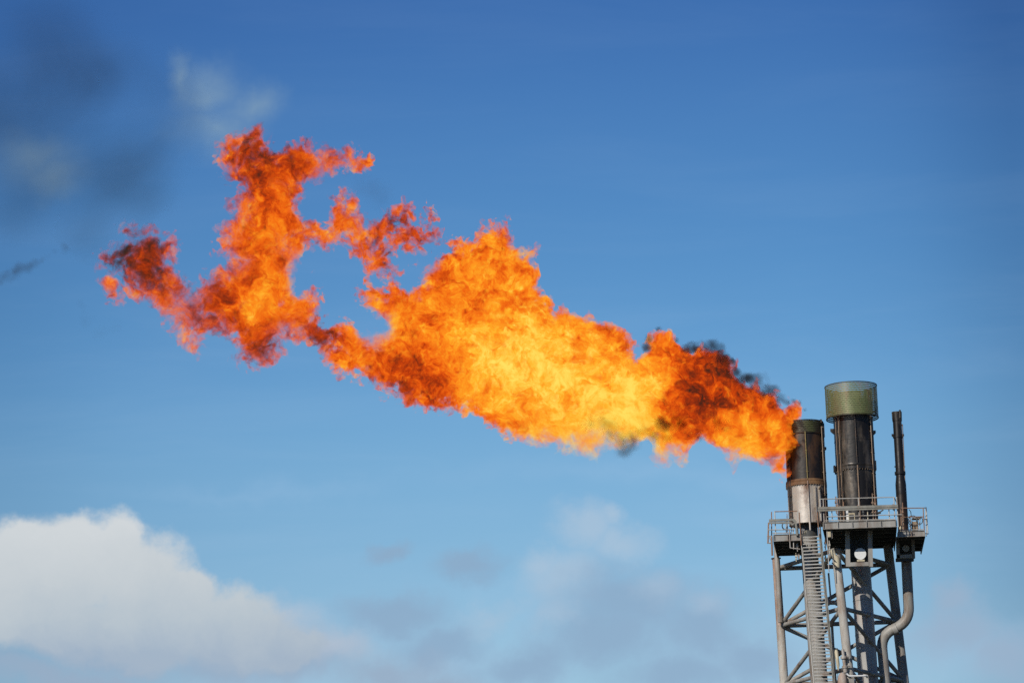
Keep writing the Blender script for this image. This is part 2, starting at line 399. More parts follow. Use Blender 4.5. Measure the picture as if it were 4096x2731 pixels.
# slender vent pipe
yV = 203.0
V1 = W1(1795, 560, yV); V2 = W2(1855, 300, yV)
axV = Vector(((V1.x + V2.x) / 2, yV, 0))
zz = lambda Y, x=1815: W1(x, Y, yV).z
sV = Thing("vent_pipe", (axV.x, yV, zr), "thin blackened vent pipe rising from the right side platform", "vent pipe")
sV.part("tube", MB().lathe(axV, [(zz(1560), 71 * M), (zz(1430), 71 * M), (zz(1330), 58 * M), (zz(600), 58 * M)], 28), "soot")
sV.part("lower_tube", MB().lathe(axV, [(zr - .1, 71 * M), (zz(1562), 71 * M)], 28), "soot_brown")
sV.part("tip", MB().lathe(axV, [(zz(602), 50 * M), (zz(602), 64 * M), (zz(482), 68 * M), (zz(482), 58 * M), (zz(560), 50 * M)], 28), "soot")
sV.part("flange", MB().lathe(axV, [(zz(1300), 57 * M), (zz(1300), 72 * M), (zz(1262), 72 * M), (zz(1262), 57 * M)], 28), "soot")
sV.part("clamp", MB().lathe(axV, [(zz(820), 57 * M), (zz(820), 68 * M), (zz(800), 68 * M), (zz(800), 57 * M)], 28), "soot")
for s_, X in ((-1, 1735), (1, 1868)): sV.part("lifting_lug", lug(W1(X, 790, yV), .12, .06, .18, s_), "soot")
sV.part("nozzle", MB().tube(W1(1830, 560, yV - .2), W1(1828, 455, yV - .2), .055, n=10), "soot")
for X, a, b in ((1862, 640, 1500), (1880, 1190, 1560)): sV.part("conduit", MB().tube(W1(X, a, yV - .1), W1(X + 12 + (b - a) * .03, b, yV - .1), .022, n=8), "conduit")
for X, Y in ((1768, 1195), (1885, 1195), (1850, 655)): sV.part("bracket", MB().box(W1(X, Y, yV), .09, .1, .06), "soot")

# ------------------------------------------------------------------ risers and pipes below
zCtop = W2(1310, 975, 203.1).z
C0, C1 = W2(1315, 1010, 203.1), W3(1413, 1500, 203.1)
rc = 129 * M
cr = Thing("riser_pipe", along(C0, C1, 0), "thick grey riser pipe rising to the white disc box under the main platform", "pipe", "riser pipes inside the tower")
cr.part("tube", MB().tube(along(C0, C1, 0), along(C0, C1, zCtop), rc * 1.1, rc, 36), "red", label="grey tube with reddish stains low down")
for Y in (1185, 470, 940, 1105):
    pass
for Yp in (500, 945, 1110): 
    c = along(C0, C1, W3(1340, Yp, 203.1).z); cr.part("weld_ring", MB().tube(c, c + Vector((0, 0, .03)), rc * 1.035, n=36), "steel")
bx = Thing("support_box", W2(1300, 990, 200.25), "open steel box with a white round disc, hanging under the main platform", "support box")
for X0, X1 in ((1140, 1150), (1434, 1446)):
    bx.part("post", MB().bar(W2(X0, 520, 200.25), W2(X1, 1000, 200.25), 56 * M, .25), "steel", smooth=False)
bx.part("sill", MB().bar(W2(1178, 970, 200.2), W2(1420, 964, 200.2), .2, 52 * M), "steel", smooth=False)
bx.part("back_panel", MB().bar(W2(1150, 760, 201.0), W2(1440, 752, 201.0), .04, 440 * M), "dark", smooth=False)
dc = W2(1311, 829, 200.3)
bx.part("disc", MB().tube(dc, dc + Vector((0, .12, 0)), 75 * M, n=48), "white")
bx.part("ledge", MB().bar(W2(1268, 920, 200.25), W2(1366, 917, 200.25), .12, 20 * M), "cream", smooth=False)

D0, D1 = W3(672, 200, 202.6), W3(762, 1400, 202.6); rd = 112 * M
dr = Thing("riser_pipe", along(D0, D1, 0), "grey riser pipe standing right behind the stairs, below the left stack", "pipe", "riser pipes inside the tower")
dr.part("tube", MB().tube(along(D0, D1, 0), along(D0, D1, zAbot), rd, n=36), "steel")

# S-bend pipe on the right
def smooth_path(pts, n=8, rad=.5):
    out = [pts[0]]
    for i in range(1, len(pts) - 1):
        a, b, c = pts[i - 1], pts[i], pts[i + 1]
        u, v = (a - b), (c - b); d = min(rad, u.length * .48, v.length * .48)
        p, q = b + u.normalized() * d, b + v.normalized() * d
        for k in range(n + 1):
            t = k / n; out.append(p * (1 - t) ** 2 + b * 2 * t * (1 - t) + q * t * t)
    return out + [pts[-1]]
sb = Thing("bent_pipe", W3(1700, 1568, 203.4), "dark grey pipe with a double bend right of the thick riser, below the right platform", "pipe")
pts = [W2(1902, 700, 203.2), W3(1950, 800, 203.2), W3(1585, 960, 203.6), W3(1640, 1568, 203.6)]
low = along(pts[2], pts[3], 2.0); low.y = pts[3].y
sb.part("tube", MB().path(smooth_path([pts[0], W3(1952, 770, 203.2), W3(1578, 935, 203.6), pts[3], pts[3] + Vector((.3, 0, -8))], 8, .95), 69 * M, 28), "steel")
cpt = W3(1770, 862, 203.3)
dirv = (W3(1578, 935, 203.6) - W3(1952, 770, 203.2)).normalized()
sb.part("coupling", MB().tube(cpt - dirv * .12, cpt + dirv * .12, 75 * M, n=28), "steel")
vb = Thing("support_box", W2(1900, 880, 200.8), "smaller steel box with a dim grey disc, hanging under the right platform", "support box")
for X0, X1 in ((1795, 1805), (1995, 2005)):
    vb.part("post", MB().bar(W2(X0, 610, 202.3), W2(X1, 890, 202.3), 42 * M, .2), "steel", smooth=False)
vb.part("sill", MB().bar(W2(1786, 868, 202.3), W2(2020, 862, 202.3), .2, 46 * M), "steel", smooth=False)
vb.part("back_panel", MB().bar(W2(1800, 770, 202.7), W2(2010, 765, 202.7), .04, 200 * M), "dark", smooth=False)
dc = W2(1906, 758, 202.3); vb.part("disc", MB().tube(dc, dc + Vector((0, .1, 0)), 45 * M, n=36), "steel")
vb.part("base_plate", MB().bar(W2(1775, 912, 202.5), W2(2008, 906, 202.5), .3, 40 * M), "dark", smooth=False)

# rusty elbow on the front leg head
el = Thing("elbow_fitting", W2(1000, 900, 199.8), "cream curved elbow fitting on the head of the front tower leg", "pipe fitting")
el.part("elbow", MB().path(smooth_path([W2(945, 780, 199.6), W2(965, 850, 199.6), W2(1005, 900, 199.6), W2(1005, 1010, 199.6)], 6, .3), [30 * M] * 8 + [40 * M] * 8, 16), "cream")
el.part("strap", MB().bar(W2(935, 880, 199.4), W2(990, 930, 199.4), .05, .05).bar(W2(940, 945, 199.4), W2(1010, 1010, 199.4), .05, .06), "rubber", smooth=False)
# conduit beside stairs
cn = Thing("conduit_line", W3(975, 1100, 201.4), "thin grey conduit between the stairs and the front tower leg", "conduit")
cn.part("tube", MB().tube(W2(895, 1080, 201.4), W3(925, 480, 201.4), .05, n=10).tube(W3(940, 800, 201.4), W3(985, 1568, 201.4), .07, n=10), "steel")
cn.part("crossover", MB().tube(W3(895, 515, 201.2), W3(1010, 515, 201.0), .12, n=14), "steel")
cn.part("flange", MB().tube(W3(892, 515, 201.2), W3(906, 515, 201.19), .17, n=14).tube(W3(992, 515, 201.02), W3(1006, 515, 201), .17, n=14), "galv")

# ------------------------------------------------------------------ stairs
ST, SB_ = 199.95, 199.45
tl, tr = W2(540, 590, ST), W2(775, 575, ST)
bl_, br_ = W3(712, 1568, SB_), W3(958, 1568, SB_)
stair = Thing("staircase", (bl_ + br_) / 2, "steep grey open-tread metal stairs climbing to the platforms", "stairs")
ext = 1.12
stair.part("stringer", MB().bar(tl, tl + (bl_ - tl) * ext, .045, .18), "tray", smooth=False)
stair.part("stringer", MB().bar(tr, tr + (br_ - tr) * ext, .05, .22), "tray", smooth=False, label="rust-streaked right stringer")
NTR = 48
for k in range(NTR):
    f = (k + .6) / (NTR / ext) 
    a = tl + (bl_ - tl) * f; b = tr + (br_ - tr) * f
    t_ = MB().bar(a + Vector((.02, .02, 0)), b + Vector((-.03, .02, 0)), .22, .035)
    t_.bar(a + Vector((.02, -.1, -.015)), b + Vector((-.03, -.1, -.015)), .022, .05)
    for q in range(1, 7):
        c = a + (b - a) * (q / 7); t_.box(c + Vector((0, .03, -.02)), .012, .2, .045)
    stair.part("tread", t_, "galv", smooth=False)
for s_, (a, b) in enumerate(((tl, bl_), (tr, br_))):
    off = Vector((-.06 if s_ == 0 else .06, -.05, .62)); e = a + (b - a) * ext
    hr = stair.part("handrail", MB().tube(a + off, e + off, .024, n=8).tube(a + off * .52, e + off * .52, .02, n=8), "galv" if s_ == 0 else "tray")
    mbp = MB()
    for k in range(9):
        p = a + (e - a) * ((k + .4) / 9); mbp.tube(p, p + off, .022, n=8)
    stair.part("baluster", mbp, "galv" if s_ == 0 else "tray", hr)

# ------------------------------------------------------------------ trays, boxes, hoses, valve group
ct = Thing("cable_tray", W2(1280, 235, ym - .12), "long double cable tray running along the main platform handrail", "cable tray", "cable trays on the handrails")
ct.part("channel", MB().bar(W2(755, 236, ym - .14), W2(1802, 204, ym - .14), .10, 32 * M), "tray", smooth=False)
ct.part("channel", MB().bar(W2(755, 266, ym - .12), W2(1806, 233, ym - .12), .08, 22 * M), "tray", smooth=False)
mbq = MB()
for k in range(5): mbq.box(W2(820 + 230 * k, 248 - 7 * k, ym - .05), .05, .06, 80 * M)
ct.part("hanger", mbq, "rust", smooth=False)
ct = Thing("cable_tray", W2(280, 410, yl - .12), "short double cable tray turning down by the stair head on the left platform", "cable tray", "cable trays on the handrails")
ct.part("channel", MB().bar(W2(118, 394, yl - .14), W2(440, 386, yl - .14), .1, 30 * M).bar(W2(425, 380, yl - .15), W2(468, 420, yl - .15), .1, 34 * M).bar(W2(462, 405, yl - .16), W2(484, 590, yl - .16), .1, 28 * M), "tray", smooth=False)
ct.part("channel", MB().bar(W2(118, 426, yl - .12), W2(400, 424, yl - .12), .08, 22 * M).bar(W2(390, 420, yl - .13), W2(428, 455, yl - .13), .08, 24 * M), "tray", smooth=False)
jb = Thing("junction_box", W2(905, 612, ym + .1), "cream junction box fixed below the front left corner of the main platform", "junction box")
jb.part("case", MB().box(W2(902, 577, ym + .1), 40 * M, .2, 72 * M), "cream", smooth=False)
jb.part("bracket", MB().box(W2(935, 565, ym + .2), 14 * M, .2, 130 * M), "steel", smooth=False)
ic = Thing("igniter_cabinet", W2(1190, 400, 200.0), "cream igniter cabinet at the foot of the middle stack", "cabinet")
ic.part("case", MB().box(W2(1195, 345, 200.0), 80 * M, .3, 105 * M), "cream", smooth=False)
ic.part("door", MB().box(W2(1195, 350, 199.82), 58 * M, .03, 72 * M), "dark", smooth=False)
ic.part("leg", MB().box(W2(1140, 335, 200.0), 28 * M, .1, 150 * M), "white", smooth=False)
pb = Thing("control_cabinet", W2(2025, 520, 200.9), "brown control cabinet with looped cables on the right platform", "cabinet")
pb.part("case", MB().box(W2(2028, 470, 200.9), 75 * M, .3, 115 * M), "conduit", smooth=False)
pb.part("hood", MB().box(W2(2040, 372, 200.9), 110 * M, .4, 18 * M), "tray", smooth=False)
def loop(c, r, n=18): return [c + Vector((math.cos(2 * math.pi * k / n) * r, 0, math.sin(2 * math.pi * k / n) * r * 1.1)) for k in range(n + 1)]
hs = Thing("cable_coil", W2(1990, 440, 200.5), "loops of dark cable hanging on the right platform rail", "cable")
for X, Y, r in ((2000, 400, 62), (2085, 395, 42)): hs.part("loop", MB().path(loop(W2(X, Y, 200.5), r * M), .022, 8, False), "rubber")
hs.part("tail", MB().path([W2(1945, 250, 200.5), W2(1970, 280, 200.5), W2(1975, 330, 200.5)], .02, 8), "rubber")
hz = Thing("hose", W2(1500, 300, 200.2), "black hoses curving right of the middle stack foot", "hose")
hz.part("tube", MB().path(smooth_path([W2(1440, 300, 200.2), W2(1500, 295, 200.2), W2(1560, 290, 200.2), W2(1610, 255, 200.2)], 4, .3), .035, 8), "rubber")
hz.part("tube", MB().path([W2(1440, 310, 200.2), W2(1520, 312, 200.2), W2(1580, 296, 200.2)], .03, 8), "rubber")
hz = Thing("hose", W2(330, 440, 200.4), "short black hose loop on the left platform", "hose")
hz.part("tube", MB().path(loop(W2(335, 465, 200.4), 45 * M)[2:14], .03, 8), "rubber")
# fittings standing at the stack feet on the platforms
def valve_set(label, spots, y, ground):
    v = Thing("pilot_valves", W2(spots[0][0], ground, y), label, "valves", "pilot valve sets at the stack feet")
    for X, Ya, Yb, w, m_ in spots:
        v.part("tube", MB().tube(W2(X, Ya, y), W2(X + (Yb - Ya) * .04, Yb, y), w * M, n=10), m_)
        v.part("valve_body", MB().box(W2(X, Ya + (Yb - Ya) * .35, y), w * 3.2 * M, .14, 26 * M), m_, smooth=False)
        v.part("clamp", MB().box(W2(X, Ya + (Yb - Ya) * .7, y), w * 2.6 * M, .12, 14 * M), m_, smooth=False)
    return v
valve_set("brown pilot valves left of the middle stack foot", [(990, 80, 300, 8, "conduit"), (1012, 100, 400, 7, "rust"), (1050, 60, 400, 6, "soot_brown"), (1092, 150, 400, 6, "rust")], 200.2, 400)
valve_set("brown pilot valves right of the middle stack foot", [(1468, 40, 395, 8, "conduit"), (1500, 60, 390, 7, "rust"), (1520, 120, 380, 5, "soot_brown"), (1345, 230, 395, 8, "dark")], 200.2, 400)
valve_set("small brown pilot valves at the left stack foot", [(352, 310, 560, 5, "rust"), (405, 300, 560, 5, "rust"), (560, 500, 570, 14, "galv"), (590, 520, 575, 8, "cream")], 200.25, 580)
valve_set("cream pilot valves on the right platform, left of the cabinet", [(1862, 160, 520, 6, "rust"), (1838, 470, 540, 12, "cream"), (1960, 330, 530, 6, "conduit"), (1985, 400, 530, 6, "dark")], 200.8, 540)
valve_set("cream fittings clustered beside the stairs under the left platform", [(485, 690, 800, 9, "galv"), (470, 820, 930, 7, "cream"), (505, 830, 900, 9, "galv"), (850, 640, 780, 6, "rust"), (905, 655, 830, 8, "galv"), (855, 850, 960, 8, "cream")], 200.2, 960)
# valve train and vessel at the bottom of the picture
vt = Thing("relief_valve", W3(1085, 1420, 199.5), "grey relief valve standing on the rusty round vessel beside the stairs", "valve")
for Ya, Yb, w in ((1125, 1215, 20), (1215, 1250, 40), (1250, 1340, 22), (1340, 1372, 36), (1372, 1430, 28)):
    vt.part("body", MB().tube(W3(1080 + (Ya - 1125) * .12, Ya, 199.5), W3(1080 + (Yb - 1125) * .12, Yb, 199.5), w * M, n=18), "galv")
vt.part("bonnet_arm", MB().tube(W3(1090, 1225, 199.5), W3(1170, 1215, 199.5), .06, n=10).tube(W3(1110, 1350, 199.5), W3(1190, 1335, 199.5), .05, n=10).box(W3(1165, 1235, 199.5), .05, .1, .16).box(W3(1185, 1350, 199.5), .05, .1, .14), "steel")
vt.part("stem", MB().tube(W3(1008, 1110, 199.5), W3(1012, 1140, 199.5), .03, n=8), "dark")
ac = Thing("gas_cylinder", W3(1015, 1400, 199.4), "narrow rusty cream cylinder left of the grey relief valve", "cylinder")
ac.part("shell", MB().path([W3(993, 1130, 199.4), W3(998, 1160, 199.4), W3(1020, 1330, 199.4), W3(1024, 1400, 199.4)], [.05, .10, .085, .03], 14), "cream")
ac.part("strap", MB().bar(W3(965, 1130, 199.5), W3(975, 1400, 199.5), .06, .05), "dark", smooth=False)
ve = Thing("pressure_vessel", W3(1080, 1560, 199.5), "rusty domed vessel with bolted flange at the foot of the picture, right of the stairs", "vessel")
vc = W3(1078, 1568, 199.5)
ve.part("dome", MB().lathe(vc, [(vc.z - 1.2, 62 * M), (vc.z, 62 * M), (vc.z + .25, 58 * M), (vc.z + .42, 46 * M), (vc.z + .54, 25 * M), (vc.z + .57, .002)], 32), "rusty_leg")
mbq = MB()
for k in range(9):
    for X in (1002 - (k - 3) * 2, 1152 - (k - 3) * 1): mbq.tube(W3(X, 1440 + k * 18, 199.5), W3(X + 14, 1440 + k * 18, 199.5), .022, n=6)
ve.part("bolts", mbq, "dark")
ve.part("outlet", MB().path(smooth_path([W3(1125, 1430, 199.5), W3(1160, 1475, 199.5), W3(1390, 1470, 199.5), W3(1400, 1490, 200.2)], 5, .15), .05, 10), "white")
ve.part("side_bracket", MB().box(W3(1200, 1540, 199.6), .22, .2, .25).box(W3(1215, 1500, 199.6), .12, .2, .1), "steel", smooth=False)

# ------------------------------------------------------------------ noise fields for flame and smoke
_perm = rng.permutation(256).astype(np.int32); _perm = np.concatenate([_perm, _perm, _perm])
_g = rng.normal(size=(256, 3)); _g /= np.linalg.norm(_g, axis=1, keepdims=True); _g = _g.astype(np.float32)
def perlin(x, y, z):
    xi, yi, zi = np.floor(x).astype(np.int32), np.floor(y).astype(np.int32), np.floor(z).astype(np.int32)
    xf, yf, zf = (x - xi).astype(np.float32), (y - yi).astype(np.float32), (z - zi).astype(np.float32)
    u, v, w = (t * t * t * (t * (t * 6 - 15) + 10) for t in (xf, yf, zf))
    xi &= 255; yi &= 255; zi &= 255
    out = np.zeros(x.shape, np.float32)
    for dx in (0, 1):
        wx = u if dx else 1 - u; px_ = _perm[xi + dx]
        for dy in (0, 1):
            wy = wx * (v if dy else 1 - v); pxy = _perm[px_ + yi + dy]
            for dz in (0, 1):
                gr = _g[_perm[pxy + zi + dz]]
                out += wy * (w if dz else 1 - w) * (gr[..., 0] * (xf - dx) + gr[..., 1] * (yf - dy) + gr[..., 2] * (zf - dz))
    return out * 1.6
def fbm(x, y, z, sc, octs, gain=.5, off=0.0):
    o = np.zeros(x.shape, np.float32); a = 1.0
    for k in range(octs):
        s_ = 2.03 ** k / sc; o += a * perlin(x * s_ + off + 7.3 * k, y * s_ + off * 1.7 + 3.1 * k, z * s_ + off * .6 + 11.9 * k); a *= gain
    return o
def surface_nets(Fv, org, h):
    nx, ny, nz = Fv.shape; ins = Fv > 0
    c = np.zeros((nx - 1, ny - 1, nz - 1), np.int8)
    cs = [(a, b, d) for a in (0, 1) for b in (0, 1) for d in (0, 1)]
    for a, b, d in cs: c += ins[a:nx - 1 + a, b:ny - 1 + b, d:nz - 1 + d]
    I, J, L = np.nonzero((c > 0) & (c < 8)); n = len(I)
    idx = np.full(c.shape, -1, np.int32); idx[I, J, L] = np.arange(n)
    acc = np.zeros((n, 3), np.float32); cnt = np.zeros(n, np.float32)
    for p in cs:
        for ax in range(3):
            if p[ax]: continue
            q = list(p); q[ax] = 1
            f0 = Fv[I + p[0], J + p[1], L + p[2]]; f1 = Fv[I + q[0], J + q[1], L + q[2]]
            mk = (f0 > 0) != (f1 > 0); t = np.where(mk, f0 / np.where(mk, f0 - f1, 1), 0)
            pt = np.tile(np.array(p, np.float32), (n, 1)); pt[:, ax] += t
            acc += pt * mk[:, None]; cnt += mk
    v = (acc / cnt[:, None] + np.stack([I, J, L], 1)) * h + np.array(org, np.float32)
    quads = []
    for ax in range(3):
        sl0 = [slice(1, -1)] * 3; sl1 = [slice(1, -1)] * 3
        sl0[ax] = slice(0, -1); sl1[ax] = slice(1, None)
        a, b = ins[tuple(sl0)], ins[tuple(sl1)]
        E = np.stack(np.nonzero(a != b), 1); flip = a[tuple(E.T)]
        for k in range(3):
            if k != ax: E[:, k] += 1
        o1, o2 = (ax + 1) % 3, (ax + 2) % 3; q = []
        for s1, s2 in ((0, 0), (1, 0), (1, 1), (0, 1)):
            e = E.copy(); e[:, o1] -= s1; e[:, o2] -= s2; q.append(idx[e[:, 0], e[:, 1], e[:, 2]])
        q = np.stack(q, 1); q[flip] = q[flip][:, ::-1]; quads.append(q)
    return v, np.concatenate(quads)[:, ::-1]
def mesh_np(name, v, q, m, base):
    me = bpy.data.meshes.new(name)
    me.vertices.add(len(v)); me.vertices.foreach_set("co", (v - np.array(base, np.float32)).astype(np.float32).ravel())
    me.loops.add(q.size); me.loops.foreach_set("vertex_index", q.astype(np.int32).ravel())
    me.polygons.add(len(q)); me.polygons.foreach_set("loop_start", np.arange(len(q), dtype=np.int32) * 4)
    me.update(calc_edges=True); me.materials.append(m)
    o = bpy.data.objects.new(name, me); o.location = base; COL.objects.link(o)
    return o
def seg_sd(X, Z, poly):
    "signed distance to a closed polygon, positive inside"
    d2 = np.full(X.shape, 1e9, np.float32); ins = np.zeros(X.shape, bool)
    for (x0, z0), (x1, z1) in zip(poly, poly[1:] + poly[:1]):
        ex, ez = x1 - x0, z1 - z0; L2 = ex * ex + ez * ez + 1e-9
        t = np.clip(((X - x0) * ex + (Z - z0) * ez) / L2, 0, 1)
        d2 = np.minimum(d2, (X - x0 - t * ex) ** 2 + (Z - z0 - t * ez) ** 2)
        if z0 != z1: ins ^= ((Z >= z0) != (Z >= z1)) & (X < x0 + (Z - z0) * ex / ez)
    d = np.sqrt(d2); return np.where(ins, d, -d)

YFL = 202.1
def s4(X, Y): p = P(360 + X * 1500 / 2240, 450 + Y * 1500 / 2240, YFL); return (p.x, p.z)
def s5(X, Y): p = P(1260 + X * 1440 / 2258, 850 + Y * 1440 / 2258, YFL); return (p.x, p.z)
def s6(X, Y): p = P(2400 + X * 900 / 2171, 1250 + Y * 900 / 2171, YFL); return (p.x, p.z)
def sF(X, Y): p = FF(X, Y, YFL); return (p.x, p.z)
mF = (FF(1100, 800, YFL) - FF(1000, 800, YFL)).length / 100

polyA = [s4(*p) for p in [(1480,1420),(1450,1330),(1400,1290),(1350,1240),(1340,1180),(1370,1120),(1340,1060),(1290,1050),(1250,1095),(1290,1000),(1290,920),(1350,830),(1360,790),(1400,800),(1450,730),(1480,670),(1400,660),(1330,650),(1280,620),(1270,580),(1310,540),(1340,490),(1400,470),(1430,410),(1470,370),(1520,350),(1600,340),(1610,310),(1570,260),(1500,270),(1420,235),(1340,240),(1300,200),(1240,190),(1170,225),(1150,255),(1080,260),(1040,230),(1040,180),(1010,150),(1010,100),(985,90),(960,120),(900,150),(820,160),(795,200),(800,260),(820,320),(840,400),(890,440),(910,490),(850,540),(830,610),(790,660),(770,700),(830,740),(770,780),(820,800),(830,850),(800,910),(720,980),(660,1040),(600,1080),(540,1000),(490,960),(490,880),(520,800),(480,740),(420,720),(370,680),(300,700),(270,760),(180,820),(80,890),(65,930),(100,950),(190,900),(190,960),(240,1010),(260,1070),(330,1110),(380,1160),(430,1190),(480,1180),(510,1260),(560,1330),(640,1400),(680,1350),(740,1290),(830,1290),(850,1350),(900,1400),(890,1440),(950,1470),(1000,1500),(1060,1470),(1120,1440),(1180,1390),(1250,1390),(1300,1340),(1380,1400),(1440,1450),(1480,1500)]]
polyB = [s5(*p) for p in [(0,690),(100,760),(160,740),(260,720),(310,650),(280,600),(330,500),(440,530),(460,450),(510,460),(560,510),(650,480),(700,400),(600,370),(700,340),(780,300),(850,260),(850,200),(890,165),(960,150),(1010,160),(1080,100),(1150,90),(1220,90),(1260,160),(1260,220),(1330,260),(1380,230),(1340,300),(1370,350),(1340,440),(1340,490),(1430,490),(1470,540),(1480,620),(1540,580),(1640,590),(1740,590),(1800,660),(1890,690),(1940,760),(1970,840),(1985,920)]] \
 + [s6(*p) for p in [(320,520),(460,450),(480,330),(530,250),(600,220),(680,235),(750,290),(810,370),(850,430),(900,430),(1000,400),(1080,430),(1180,470),(1250,540),(1290,650),(1340,720),(1420,750),(1500,740),(1560,800),(1660,810),(1715,885),(1770,950),(1850,930),(1905,945),(1870,1000),(1810,1045),(1845,1080),(1835,1140),(1815,1190),(1830,1250),(1880,1320),(1835,1360),(1795,1340),(1765,1400),(1775,1545),(1735,1505),(1690,1500),(1660,1440),(1560,1390),(1480,1370),(1380,1390),(1330,1440),(1250,1470),(1220,1440),(1250,1370),(1190,1330),(1120,1280),(1050,1240),(960,1260),(880,1270),(820,1290),(810,1370),(740,1330),(680,1330),(600,1390),(530,1380),(540,1300),(460,1230),(350,1270),(240,1265),(150,1240),(60,1240)]] \
 + [s5(*p) for p in [(1760,1480),(1640,1455),(1520,1430),(1400,1410),(1300,1385),(1210,1360),(1120,1290),(1020,1250),(940,1210),(870,1190),(800,1210),(720,1210),(650,1195),(570,1160),(480,1115),(420,1100),(330,1050),(230,1030),(150,980),(120,950),(150,880),(100,860),(40,820),(0,850)]]
arm = [(s4(x, y), 1.32 * r * 1500 / 2240 * mF / 1.7415) for x, y, r in [(1495,535,11),(1540,590,30),(1500,640,34),(1440,700,30),(1590,690,46),(1600,760,42),(1640,840,36),(1700,880,36),(1760,910,30),(1770,950,18),(1720,750,24),(1755,715,18),(1790,690,18),(1840,640,15),(1890,610,12),(1790,760,20),(1850,750,30),(1930,745,25),(2000,750,10),(2030,775,11),(2070,800,10),(2040,615,12),(1900,820,12),(150,1085,8),(105,1040,7),(80,990,7),(135,1110,9),(1325,965,22),(1830,980,18),(1800,1010,14),(230,690,14),(1440,300,26),(1510,300,28),(1570,305,26),(1615,335,15)]]

def field_flame(h=.085):
    allp = np.array(polyA + polyB); x0, z0 = allp.min(0) - 1.2; x1, z1 = allp.max(0) + 1.2
    ax = np.arange(x0, x1, h, dtype=np.float32); az = np.arange(z0, z1, h, dtype=np.float32); ay = np.arange(YFL - 4.2, YFL + 4.2, h * 1.3, dtype=np.float32)
    hs_ = .05; gx = np.arange(x0, x1, hs_, dtype=np.float32); gz = np.arange(z0, z1, hs_, dtype=np.float32)
    GX, GZ = np.meshgrid(gx, gz, indexing="ij")
    sd = np.maximum(seg_sd(GX, GZ, polyA), seg_sd(GX, GZ, polyB))
    for i, ((cx, cz), r) in enumerate(arm):
        sd = np.maximum(sd, r - np.hypot(GX - cx, GZ - cz))
        for (dx, dz), r2 in arm[max(0, i - 2):i]:            # join neighbours into ragged strands
            L_ = math.hypot(dx - cx, dz - cz)
            if L_ > 1.6 or L_ < 1e-3: continue
            tt = np.clip(((GX - cx) * (dx - cx) + (GZ - cz) * (dz - cz)) / L_ ** 2, 0, 1)
            sd = np.maximum(sd, (r + (r2 - r) * tt) * .85 - np.hypot(GX - cx - tt * (dx - cx), GZ - cz - tt * (dz - cz)))
    def samp(T, x, z):
        u = np.clip((x - x0) / hs_, 0, len(gx) - 1.01); w = np.clip((z - z0) / hs_, 0, len(gz) - 1.01)
        i, k = u.astype(np.int32), w.astype(np.int32); fu, fw = u - i, w - k
        return T[i, k] * (1 - fu) * (1 - fw) + T[i + 1, k] * fu * (1 - fw) + T[i, k + 1] * (1 - fu) * fw + T[i + 1, k + 1] * fu * fw
    # places where the flame is thin and torn
    er = np.zeros(GX.shape, np.float32)
    for X, Y, r, a in [(880,770,45,1.5),(860,740,35,.7),(680,650,35,.9),(690,620,25,.5),(620,545,16,.9),(430,700,35,.3),(1480,1020,30,.5),(740,380,60,.25),(640,760,40,.5),(380,560,25,.3),(1000,600,40,.3),(1330,720,50,.3),(560,600,40,.25),(690,540,40,.3),(1620,1020,25,.4),(590,480,30,.35),(640,700,30,.5),(660,590,30,.5),(470,760,30,.35),(560,420,25,.3),(700,430,35,.4),(340,540,30,.3),(1080,560,40,.35),(1180,560,40,.3),(1380,730,50,.35),(850,800,40,.4),(930,650,50,.4),(1120,890,22,.4),(700,480,40,.55),(725,430,30,.4),(525,500,25,.4),(690,570,30,.4),(540,620,25,.3),(720,600,35,.4)]:
        cx, cz = sF(X, Y); er += a * np.exp(-((GX - cx) ** 2 + (GZ - cz) ** 2) / (r * mF) ** 2)
    X, Y, Z = np.meshgrid(ax, ay, az, indexing="ij")
    s2 = samp(sd, X[:, 0, :], Z[:, 0, :])
    keep = np.broadcast_to((s2 > -.75)[:, None, :], X.shape)
    out = np.full(X.shape, -1, np.float32)
    x, y, z = X[keep], Y[keep], Z[keep]
    yc = YFL + .8 * np.sin(x * .33 + 1) * np.clip((14.0 - x) / 10, 0, 1) + .35 * np.sin(z * .8 + x * .21) * np.clip((14.5 - x) / 8, 0, 1)
    s0 = samp(sd, x, z)
    pre = (np.maximum(s0, 0) + .9) - (y - yc) ** 2 / 5.2 > -.1
    F = np.full(x.shape, -1, np.float32); x, y, z, yc = x[pre], y[pre], z[pre], yc[pre]
    amp = 1.0
    wx = .36 * fbm(x, y, z, 1.5, 3, .55, 3.0) + .16 * fbm(x, y, z, .45, 2, .65, 23.0)
    wz = .36 * fbm(x, y, z, 1.5, 3, .55, 51.0) + .16 * fbm(x, y, z, .45, 2, .65, 77.0)
    xs, zs = x + wx * amp, z + wz * amp
    s1 = samp(sd, xs, zs); e1 = samp(er, xs, zs)
    rough = fbm(x, y, z, 1.2, 4, .62, 91.0)
    F[pre] = s1 - (y - yc) ** 2 / (5.0 - 2.6 * np.clip((3.0 - x) / 8, 0, 1)) + rough * (.32 + .45 * np.clip(s1, 0, 1.5)) * (1 + .35 * np.clip((2.0 - x) / 8, 0, 1)) - e1 * (1.0 + 1.0 * rough) + .04
    lw = np.clip((4.0 - x) / 7, 0, 1)
    lace = .30 - np.abs(fbm(x + .5 * wx, y * .35, z + .5 * wz, .72, 4, .6, 131.0)) * 1.15      # ridges: torn sheets and strands
    wl = .30 + .70 * lw
    F[pre] += lace * .62 * wl * np.clip(1.3 - .35 * np.maximum(s1, 0), .3, 1.3) + .03 * wl
    out[keep] = F
    out[:2] = out[-2:] = -1; out[:, :2] = out[:, -2:] = -1; out[:, :, :2] = out[:, :, -2:] = -1
    res = []
